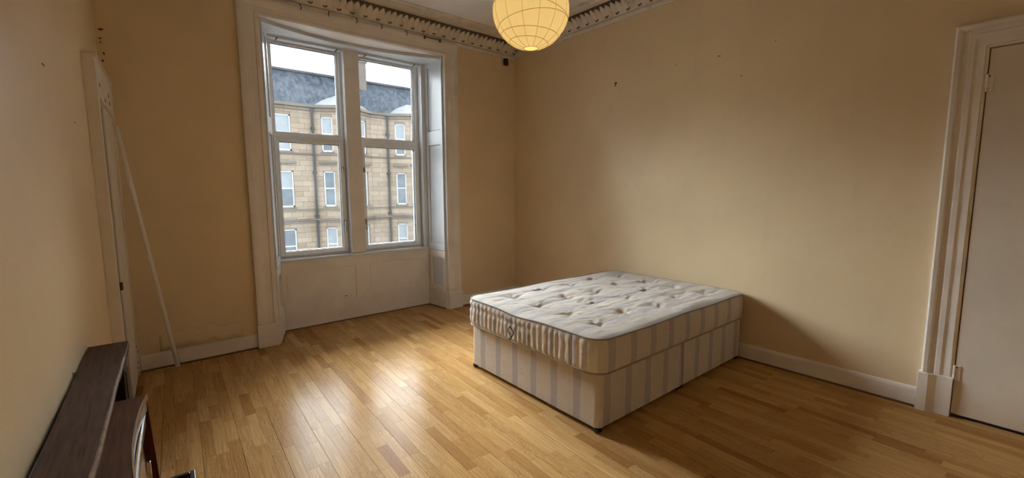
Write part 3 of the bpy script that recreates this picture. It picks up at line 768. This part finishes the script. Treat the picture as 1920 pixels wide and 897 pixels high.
MB().lathe([(.02, .085), (.022, .09), (.022, .13), (.012, .15)], 14).build('lamp_holder', 'trimw', ln)
MB().tube([(0, 0, .15), (0, 0, CZ-LC.z-.02)], .0035, 8).build('cord', 'trimw', ln)
MB().lathe([(.012, CZ-LC.z-.045), (.045, CZ-LC.z-.03), (.052, CZ-LC.z-.001)], 20).build('ceiling_rose', 'trimw', ln, smooth=True)
MB().tube([(-LR*.27, 0, LR*.93), (0, 0, .12), (LR*.27, 0, LR*.93)], .0013, 5).build('spreader_wire', 'metal', ln)

# ================================================================== FIREPLACE
def wood_mat(name, dark, lite, rough, axis, sc=1.):
    m, t, b = newmat(name); p = geoco(t)
    g = noise(t, vscale(t, p, tuple((5 if i == axis else 70)*sc for i in range(3))), 1., 5, .6, .4); c = ramp(t, g, [(.3, dark), (.7, lite)])
    n = noise(t, p, 6., 5, .65); c = mixc(t, ramp(t, n, [(.45, (0, 0, 0)), (.75, (.5,)*3)]), c, tuple((a+b_)/2*.55 for a, b_ in zip(dark, lite)))
    t.links.new(c, b.inputs['Base Color']); b.inputs['Roughness'].default_value = rough; b.inputs['Specular IOR Level'].default_value = .12; bump(t, b, g, .1, .003); return m
M['mantel'] = wood_mat('dark_stained_mantel_wood', (.036, .017, .008), (.105, .052, .026), .6, 1)
M['mantelworn'] = paint('worn_wood_edge', (.20, .125, .075), .3, .6, 30.)
M['teak'] = wood_mat('reddish_teak_veneer', (.065, .024, .010), (.165, .066, .027), .45, 1)
M['rosewood'] = wood_mat('red_brown_end_cheek', (.045, .013, .008), (.10, .03, .016), .35, 2)
M['hearthblack'] = plain('black_hearth_paint', (.012, .011, .010), .35); M['hearthtile'] = plain('brown_glazed_tile', (.10, .045, .022), .25, 0, .3)
M['reflect'] = plain('brass_tinted_reflector', (.62, .46, .30), .3, .85, .06); M['mesh'] = plain('grey_radiant_mesh', (.28, .26, .25), .5, .5)
fp = empty('fireplace_surround', LW(.06, 2.62, 0)); tag(fp, 'dark stained wooden fireplace surround with worn mantel shelf on left wall', 'fireplace')
def fl(m, root): m.v = [tuple(Vector(v)-root.location) for v in m.v]; return m
# shelf: wavy worn front edge; wall gap opens towards the camera
sh = MB(); NS = 40; top = []; 
rw = random.Random(21)
S0, S1 = 1.89, 3.40
def shelf_front(s): return .146+.0014*math.sin(s*7)+.0008*math.sin(s*19+1)
def shelf_back(s): return .004+.022*(s-S0)/(S1-S0)
vs = []
for i in range(NS+1):
    s = S0+(S1-S0)*i/NS
    for n, z in ((shelf_back(s), .742), (shelf_front(s)-.003, .742), (shelf_front(s), .748), (shelf_front(s), .764), (shelf_front(s)-.004, .770), (shelf_back(s), .770)): vs.append(LW(n, s, z))
fs = []
for i in range(NS):
    for k in range(6): fs.append((i*6+k, i*6+(k+1) % 6, (i+1)*6+(k+1) % 6, (i+1)*6+k))
fs += [tuple(range(6)), tuple(NS*6+k for k in range(6))]
sh.add(vs, fs); fl(sh, fp); shelf = sh.build('mantel_shelf', 'mantel', fp)
# worn pale arris along the front edge, broken into chips
vs = []; fs = []
for i in range(NS+1):
    s = S0+.25+(S1-S0-.25)*i/NS; w = .0015+.002*rw.random()+.002*min(1, (s-S0-.25)/1.0)
    for n, z in ((shelf_front(s)-.003-w, .7704), (shelf_front(s)-.0035, .7704), (shelf_front(s)+.0006, .7638), (shelf_front(s)+.0006, .7555+.004*rw.random())): vs.append(LW(n, s, z))
for i in range(NS):
    for k in range(3): fs.append((i*4+k, i*4+k+1, (i+1)*4+k+1, (i+1)*4+k))
fl(MB().add(vs, fs), fp).build('worn_edge', 'mantelworn', shelf, fix=True)
for s0, s1 in ((1.90, 2.06), (3.16, 3.32)):
    fl(MB().box((.002, s0, 0), (.132, s1, .742), LW), fp).build('upright', 'hearthblack', fp, .004)
    fl(MB().box((.132, s0+.035, .12), (.136, s1-.035, .66), LW), fp).build('upright_panel', 'hearthblack', fp, .002)
    fl(MB().box((.0, s0-.008, 0), (.139, s1+.008, .09), LW), fp).build('upright_foot', 'hearthblack', fp, .004)
fl(MB().box((.002, 2.06, .63), (.075, 3.16, .742), LW), fp).build('frieze', 'hearthblack', fp, .003)
fl(MB().box((.001, 2.06, 0), (.03, 3.16, .60), LW), fp).build('fireback', 'hearthblack', fp)
cc = MB().tube([(0, 0, 0), (0, 0, .010)], .004, 8).box((-.007, -.005, .006), (.007, .005, .013)).build('cable_clip', 'trimw'); cc.location = LW(.005, 2.28, .770)
cc.location.z = .7705; tag(cc, 'tiny white cable clip at back edge of the mantel shelf', 'clip')
# hearth slab with tiles
hs = empty('hearth', LW(.17, 2.62, 0)); tag(hs, 'black rimmed hearth with brown tiles on the oak floor', 'hearth')
H0, H1, HN = 1.945, 3.30, .352
fl(MB().box((.141, H0, .001), (HN, H1, .030), LW), hs).build('slab', 'hearthblack', hs, .003)
rm = MB().box((HN-.022, H0, .030), (HN, H1, .050), LW).box((.141, H0, .030), (HN-.022, H0+.022, .050), LW).box((.141, H1-.022, .030), (HN-.022, H1, .050), LW)
fl(rm, hs).build('rim', 'hearthblack', hs, .003)
k = 0
for i in range(9):
    for j in range(1, 2):
        s0 = H0+.026+i*.1448
        for n0, n1 in ((.144, .234), (.238, .328)): fl(MB().box((n0, s0, .030), (n1, s0+.141, .038), LW), hs).build('hearth_tile', 'hearthtile', hs, .002, seg=1)
# gas fire: veneered case with a scooped chrome front
gf = empty('gas_fire', LW(.17, 2.59, 0)); tag(gf, 'old gas fire in teak veneer case with silver curved front trim', 'heater')
G0, G1, GT, GB = 2.213, 2.965, .600, .0385
def gfront(s, z):       # straight front line, leaning out a little towards the floor
    return .207+.018*(GT-z)/.4
def scoop(s):
    t_ = (s-G0)/(G1-G0); return .026*math.sin(math.pi*min(1, max(0, t_)))**.75
NS = 28; vs = []; fs = []
for i in range(NS+1):
    s = G0+(G1-G0)*i/NS; nf = gfront(s, GT)-scoop(s)
    vs += [LW(.085, s, GT-.016), LW(nf, s, GT-.016), LW(nf, s, GT), LW(.085, s, GT)]
for i in range(NS):
    for k in range(4): fs.append((i*4+k, i*4+(k+1) % 4, (i+1)*4+(k+1) % 4, (i+1)*4+k))
fs += [(0, 1, 2, 3), (NS*4, NS*4+1, NS*4+2, NS*4+3)]
fl(MB().add(vs, fs), gf).build('case_top', 'teak', gf)
def strip_along(n_off, z0, z1, dn, s0=G0, s1=G1, name='trim', mat='silver', sc=1.0, bev=0):
    vs = []; fs = []
    for i in range(NS+1):
        s = s0+(s1-s0)*i/NS; nf = gfront(s, GT)-scoop(s)*sc+n_off
        vs += [LW(nf, s, z0), LW(nf+dn, s, z0), LW(nf+dn, s, z1), LW(nf, s, z1)]
    for i in range(NS):
        for k in range(4): fs.append((i*4+k, i*4+(k+1) % 4, (i+1)*4+(k+1) % 4, (i+1)*4+k))
    fs += [(0, 1, 2, 3), (NS*4, NS*4+1, NS*4+2, NS*4+3)]
    return fl(MB().add(vs, fs), gf).build(name, mat, gf)
strip_along(0, GT-.020, GT+.002, .004, name='curved_trim', mat='silver')
strip_along(-.004, GT-.062, GT-.020, .006, name='hood_band', mat='mesh')
strip_along(-.010, GT-.082, GT-.064, .006, G0+.03, G1-.03, name='chrome_rail', mat='silver', sc=.2)
strip_along(-.012, GT-.120, GT-.084, .005, G0+.03, G1-.03, name='dark_slot', mat='hearthblack', sc=.2)
# end cheeks
for s0, s1 in ((G0, G0+.016), (G1-.016, G1)):
    pl = [(.127, GB), (gfront(0, GB), GB), (gfront(0, GT), GT-.001), (.127, GT-.001)]
    fl(MB().prism(pl, s0, s1, lambda a, b_, h: LW(a, h, b_)), gf).build('end_cheek', 'rosewood', gf, .0015)
fl(MB().prism([(.13, .09), (.200, .09), (.176, GT-.122), (.13, GT-.122)], G0+.018, G1-.018, lambda a, b_, h: LW(a, h, b_)), gf).build('reflector', 'reflect', gf)
fl(MB().box((.188, G0+.060, .09), (.204, G0+.075, .33), LW), gf).build('chrome_upright', 'silver', gf, .003)
fl(MB().box((.188, G1-.075, .09), (.204, G1-.060, .33), LW), gf).build('chrome_upright', 'silver', gf, .003)
fl(MB().box((.13, G0+.01, GB), (.215, G1-.01, .088), LW), gf).build('base_panel', 'rosewood', gf, .003)
# ---- leaning pole
pa, pb_ = Vector((.122, 4.548, .016)), Vector(LW(CF+.020, .27, 1.965))
po = empty('wooden_pole', (pa.x, pa.y, 0)); tag(po, 'thin white painted pole leaning in the corner beside the window', 'pole')
MB().tube([pa+(pb_-pa)*(k/10)-po.location+Vector((0, 0, 0)) for k in range(11)], .0155, 12).build('shaft', 'trim', po, smooth=True)
MB().tube([pa-po.location-(pb_-pa).normalized()*.004, pa-po.location+(pb_-pa).normalized()*.02], .0168, 12).build('end_cap', 'trim', po)

# ================================================================== OUTSIDE: the sandstone tenement over the street
YF = 28.0
ZS = lambda z20: 1.484+(z20-1.484)*1.4
def stone_mat(name, dark, lite):
    m, t, b = newmat(name); p = geoco(t)
    oi = nd(t, 'ShaderNodeObjectInfo'); at = nd(t, 'ShaderNodeAttribute'); at.attribute_name = 'tone'
    rnd = mth(t, 'FRACT', mth(t, 'ADD', oi.outputs['Random'], mth(t, 'MULTIPLY', at.outputs['Fac'], 1.0)))
    c = ramp(t, rnd, [(0, dark), (1, lite)])
    n = noise(t, p, .8, 6, .65); c = mixc(t, ramp(t, n, [(.48, (0, 0, 0)), (.75, (.55,)*3)]), c, tuple(x*.55 for x in dark))
    n = noise(t, p, 7., 4); c = mixc(t, .25, c, ramp(t, n, [(.3, dark), (.7, lite)]))
    t.links.new(c, b.inputs['Base Color']); b.inputs['Roughness'].default_value = .9; b.inputs['Specular IOR Level'].default_value = .2
    bump(t, b, noise(t, p, 14., 4), .3, .03); return m
M['stone'] = stone_mat('buff_sandstone', (.20, .155, .112), (.285, .228, .172)); M['stonedark'] = stone_mat('weathered_sandstone_band', (.095, .082, .07), (.165, .137, .11))
M['joint'] = plain('lime_mortar', (.17, .135, .10), .95)
def slate():
    m, t, b = newmat('grey_slate_roof'); p = geoco(t)
    bk = nd(t, 'ShaderNodeTexBrick', Scale=4.0); bk.inputs['Color1'].default_value = (.014, .018, .025, 1); bk.inputs['Color2'].default_value = (.026, .031, .039, 1); bk.inputs['Mortar'].default_value = (.010, .013, .018, 1); bk.inputs['Mortar Size'].default_value = .012
    mp = nd(t, 'ShaderNodeMapping'); mp.inputs['Rotation'].default_value = (math.pi/2, 0, 0); t.links.new(p, mp.inputs['Vector']); t.links.new(mp.outputs[0], bk.inputs['Vector'])
    n = noise(t, vscale(t, p, (1.6, 1, .7)), 2.4, 8, .8); c = mixc(t, ramp(t, n, [(.40, (0, 0, 0)), (.62, (.85,)*3)]), bk.outputs['Color'], (.070, .082, .10))
    t.links.new(c, b.inputs['Base Color']); b.inputs['Roughness'].default_value = .9; b.inputs['Specular IOR Level'].default_value = .1; return m
M['slate'] = slate(); M['lead'] = plain('pale_lead_sheet', (.034, .037, .042), .8, 0, .25, 2.); M['wframe'] = plain('white_far_frame', (.45, .46, .47), .5, 0, .03)
M['farglass'] = plain('far_window_glass', (.085, .105, .125), .25, 0, .3, 1.5); M['blind'] = plain('pale_window_blind', (.20, .225, .245), .6, 0, .1, 2.); M['pipe'] = plain('cast_iron_pipe', (.03, .03, .032), .7)
tb = empty('tenement_building', (10, YF, -6.8)); tag(tb, 'buff sandstone tenement with slate roof and bay windows seen through window', 'building')
def tl(m): m.v = [tuple(Vector(v)-tb.location) for v in m.v]; return m
EAVE = 6.45; GZ = -6.8
BAYS = [(1.25, 4.75), (8.10, 11.60), (12.80, 16.30), (19.65, 23.15)]
PRJ = .75
def facet(p0, p1):
    p0, p1 = Vector(p0), Vector(p1); d = (p1-p0); L = d.length; d /= L; n = Vector((d.y, -d.x))
    return L, lambda u, o_, z: (p0.x+d.x*u+n.x*o_, p0.y+d.y*u+n.y*o_, z)     # o_ outward (towards us)
LEV = [(3.78, 5.85), (.50, 2.64), (-2.90, -.78), (-6.0, -4.0)]
facets = []
xs = -6.0
for x0, x1 in BAYS:
    facets.append(((xs, YF), (x0, YF), 'flat')); facets += [((x0, YF), (x0+1.2, YF-PRJ), 'cant'), ((x0+1.2, YF-PRJ), (x1-1.2, YF-PRJ), 'front'), ((x1-1.2, YF-PRJ), (x1, YF), 'cant')]; xs = x1
facets.append(((xs, YF), (34, YF), 'flat'))
stones = []
core = MB(); core.box((-6, YF+.30, GZ), (34, YF+9, EAVE)); tl(core).build('wall_core', 'joint', tb)
rt = random.Random(4)
WINS = []
for (a, b_, kind) in facets:
    L, fn = facet(a, b_)
    wins = []
    if kind == 'flat':
        if L < 2: cs = []
        elif abs(b_[0]-8.10) < .01: cs = [(L-1.24-.92, L-1.24)]
        else:
            k = max(1, int(L/3)); cs = [(L*(i+.5)/k-.5, L*(i+.5)/k+.5) for i in range(k)]
    elif kind == 'cant': cs = [(.42*L/1.415-.0, .42*L/1.415+.66)] if a[1] > b_[1] else [(L-.42-.66, L-.42)]
    else: cs = [(L/2-.42, L/2+.42)]
    for c0, c1 in cs:
        for (z0, z1) in LEV: wins.append((c0, c1, z0, z1))
    # backing wall with openings
    us = sorted({0., L}|{c for cc_ in cs for c in cc_}); m = MB()
    zs = sorted({GZ, EAVE}|{z for w in LEV for z in w})
    for i in range(len(us)-1):
        for j in range(len(zs)-1):
            um, zm = (us[i]+us[i+1])/2, (zs[j]+zs[j+1])/2
            if any(w[0] < um < w[1] and w[2] < zm < w[3] for w in wins): continue
            m.box((us[i], -.24, zs[j]), (us[i+1], -.03, zs[j+1]), fn)
    tl(m).build('wall_backing', 'joint', tb)
    # stone courses
    z = GZ; r = 0; H = .305
    while z < EAVE-.01:
        z1 = min(EAVE, z+H); cuts = [(0, L)]
        for w in wins:
            if w[2] < z1-.02 and w[3] > z+.02:
                nc = []
                for c0, c1 in cuts:
                    if w[0] > c0: nc.append((c0, min(c1, w[0])))
                    if w[1] < c1: nc.append((max(c0, w[1]), c1))
                cuts = [c for c in nc if c[1]-c[0] > .02]
        for c0, c1 in cuts:
            n = max(1, round((c1-c0)/.62)); e = [c0+(c1-c0)*(i/n) for i in range(n+1)]
            for i in range(1, n): e[i] += ((.16 if r % 2 else -.16)+rt.uniform(-.07, .07))*min(1, (c1-c0)/n/.62)
            for i in range(n): stones.append((fn, e[i]+.006, e[i+1]-.006, z+.006, z1-.006, rt.uniform(-.004, .008), rt.random()))
        z = z1; r += 1
    for w in wins: WINS.append((fn, w))
def st_area(s):
    fn, u0, u1, z0, z1, o_, t_ = s; P = [projpx(fn(u, .0, z)) for u, z in ((u0, z0), (u1, z0), (u1, z1), (u0, z1))]
    if not all(P): return 0
    cx = sum(p[0] for p in P)/4; cy = sum(p[1] for p in P)/4
    # seen through one of the two lights of the window
    lo_ = 498+(cy-80)*.085; ok = (lo_ < cx < lo_+112) or (670+(cy-100)*.055 < cx < 771)
    if not ok or not (80 < cy < 475): return 0
    return abs(sum(P[i][0]*P[(i+1) % 4][1]-P[(i+1) % 4][0]*P[i][1] for i in range(4)))/2
stones.sort(key=lambda s: -st_area(s))
def stone_geo(lst, name, parent):
    m = MB(); tn = []
    for fn, u0, u1, z0, z1, o_, t_ in lst: m.box((u0, -.05, z0), (u1, .0+o_, z1), fn); tn += [t_]*8
    tl(m); ob = m.build(name, 'stone', parent); at = ob.data.attributes.new('tone', 'FLOAT', 'POINT'); at.data.foreach_set('value', tn); return ob
for s in stones[:300]: stone_geo([s], 'stone_block', tb)
stone_geo(stones[300:], 'stone_blocks', tb)['kind'] = 'stuff'
wi = 0
for fn, (u0, u1, z0, z1) in WINS:
    wi += 1
    fr = MB(); w = .075
    for a0, a1, b0, b1 in ((u0, u0+w, z0, z1), (u1-w, u1, z0, z1), (u0, u1, z0, z0+.11), (u0, u1, z1-w, z1)): fr.box((a0, -.20, b0), (a1, -.10, b1), fn)
    zm = z0+(z1-z0)*.52; fr.box((u0, -.19, zm-.035), (u1, -.11, zm+.035), fn)
    f_ = tl(fr).build('sash_window', 'wframe', tb)
    bl_ = wi % 3
    tl(MB().box((u0+w, -.17, z0+.11), (u1-w, -.16, zm-.035), fn)).build('pane', 'blind' if bl_ == 0 else 'farglass', f_)
    tl(MB().box((u0+w, -.16, zm+.035), (u1-w, -.15, z1-w), fn)).build('pane', 'blind' if bl_ < 2 else 'farglass', f_)
    tl(MB().box((u0-.06, -.10, z0-.11), (u1+.06, .07, z0), fn)).build('stone_sill', 'stonedark', tb)
    if 2 < z1 < 3: tl(MB().box((u0-.16, -.04, z1+.42), (u1+.16, .20, z1+.56), fn)).build('hood_moulding', 'stonedark', tb)
for (a, b_, kind) in facets:
    L, fn = facet(a, b_)
    for z0, z1, d in ((3.60, 3.68, .07), (.30, .40, .06), (-.30, -.20, .20), (-.42, -.30, .12), (EAVE-.32, EAVE-.26, .06), (EAVE-.12, EAVE+.04, .26)):
        tl(MB().box((-d*.4, -.03, z0), (L+d*.4, d, z1), fn)).build('string_course', 'stonedark', tb)
RZ, RY = 8.62, YF+1.4
rf = tl(MB().add([(-6, YF-.2, EAVE+.04), (34, YF-.2, EAVE+.04), (34, RY, RZ), (-6, RY, RZ), (34, YF+9, EAVE), (-6, YF+9, EAVE)], [(0, 1, 2, 3), (3, 2, 4, 5), (0, 3, 5), (1, 4, 2), (0, 5, 4, 1)])).build('roof', 'slate', tb)
tl(MB().box((-6, RY-.12, RZ-.03), (34, RY+.12, RZ+.10))).build('ridge_tiles', 'lead', tb)
for x0, x1 in BAYS:
    e = EAVE+.045; ax = (x0+x1)/2; rr = [(x0-.25, YF+.05, e), (x0+1.1, YF-PRJ-.25, e), (x1-1.1, YF-PRJ-.25, e), (x1+.25, YF+.05, e), (ax-.3, YF+.15, e+.78), (ax+.3, YF+.15, e+.78), (ax, YF+1.3, e+.78)]
    tl(MB().add(rr, [(0, 1, 4), (1, 2, 5, 4), (2, 3, 5), (0, 4, 6), (4, 5, 6), (5, 3, 6), (0, 6, 3, 2, 1)])).build('bay_roof', 'lead', tb)
for px_ in (8.02, 12.70, 4.85, 16.40):
    pm = MB().tube([(px_, YF-.14, GZ), (px_, YF-.14, EAVE-.1)], .065, 8)
    for k in range(5): pm.box((px_-.10, YF-.18, GZ+1.5+k*2.6), (px_+.10, YF-.02, GZ+1.62+k*2.6))
    tl(pm).build('drainpipe', 'pipe', tb)
for cx in (1.2, 11.1, 24.0):
    ch = tl(MB().box((cx-.85, RY-.45, RZ-1.2), (cx+.75, RY+.45, 9.75)).box((cx-.92, RY-.52, 9.75), (cx+.82, RY+.52, 9.92))).build('chimney_stack', 'stonedark', tb)
    for k in range(4): tl(MB().lathe([(.11, 0), (.13, .05), (.10, .1), (.10, .42), (.12, .46)], 10, (cx-.6+k*.38, RY, 9.92))).build('chimney_pot', 'stone', ch)
M['asphalt'] = paint('grey_street', (.13, .127, .123), .1, .9, .5)
struct(MB().box((-60, 5.6, GZ-.3), (80, 90, GZ)).build('ground', 'asphalt'), 'grey street between the two tenements')
# street tree whose top shows at the lower right of the window
M['leaf'] = plain('green_leaves', (.08, .16, .045), .6, 0, .45, 3.); M['bark'] = plain('grey_bark', (.09, .075, .06), .9)
tr = empty('street_tree', (11.15, 19.6, GZ)); tag(tr, 'green leafy street tree outside the lower right window pane', 'tree')
rl = random.Random(8); vs = []; fs = []
for c in ((0, 0, 4.6, 1.25), (.6, .3, 4.2, 1.2), (-.35, .2, 3.8, 1.1), (.2, -.5, 3.7, 1.15), (.1, .1, 5.5, .75)):
    for k in range(620):
        v = Vector((rl.gauss(0, 1), rl.gauss(0, 1), rl.gauss(0, 1))).normalized()*c[3]*(rl.uniform(.4, 1)**.5); q = Vector(c[:3])+v
        a = Vector((rl.gauss(0, 1), rl.gauss(0, 1), rl.gauss(0, 1))).normalized(); b_ = a.cross(Vector((rl.gauss(0, 1), rl.gauss(0, 1), .3))).normalized(); L = rl.uniform(.07, .12)
        o_ = len(vs); vs += [q-a*L, q+b_*L*.5, q+a*L, q-b_*L*.5]; fs.append((o_, o_+1, o_+2, o_+3))
MB().add(vs, fs).build('foliage', 'leaf', tr, fix=False)
MB().tube([(0, 0, 0), (.03, .02, 1.5), (-.02, .05, 3.0), (.05, 0, 4.4)], .1, 8, taper=[.14, .11, .09, .04]).build('trunk', 'bark', tr)
for dx, dy in ((.6, .2), (-.5, .3), (.1, -.6)): MB().tube([(0, .03, 2.6), (dx*.5, dy*.5, 3.3), (dx, dy, 4.2)], .04, 6, taper=[.05, .04, .015]).build('branch', 'bark', tr)
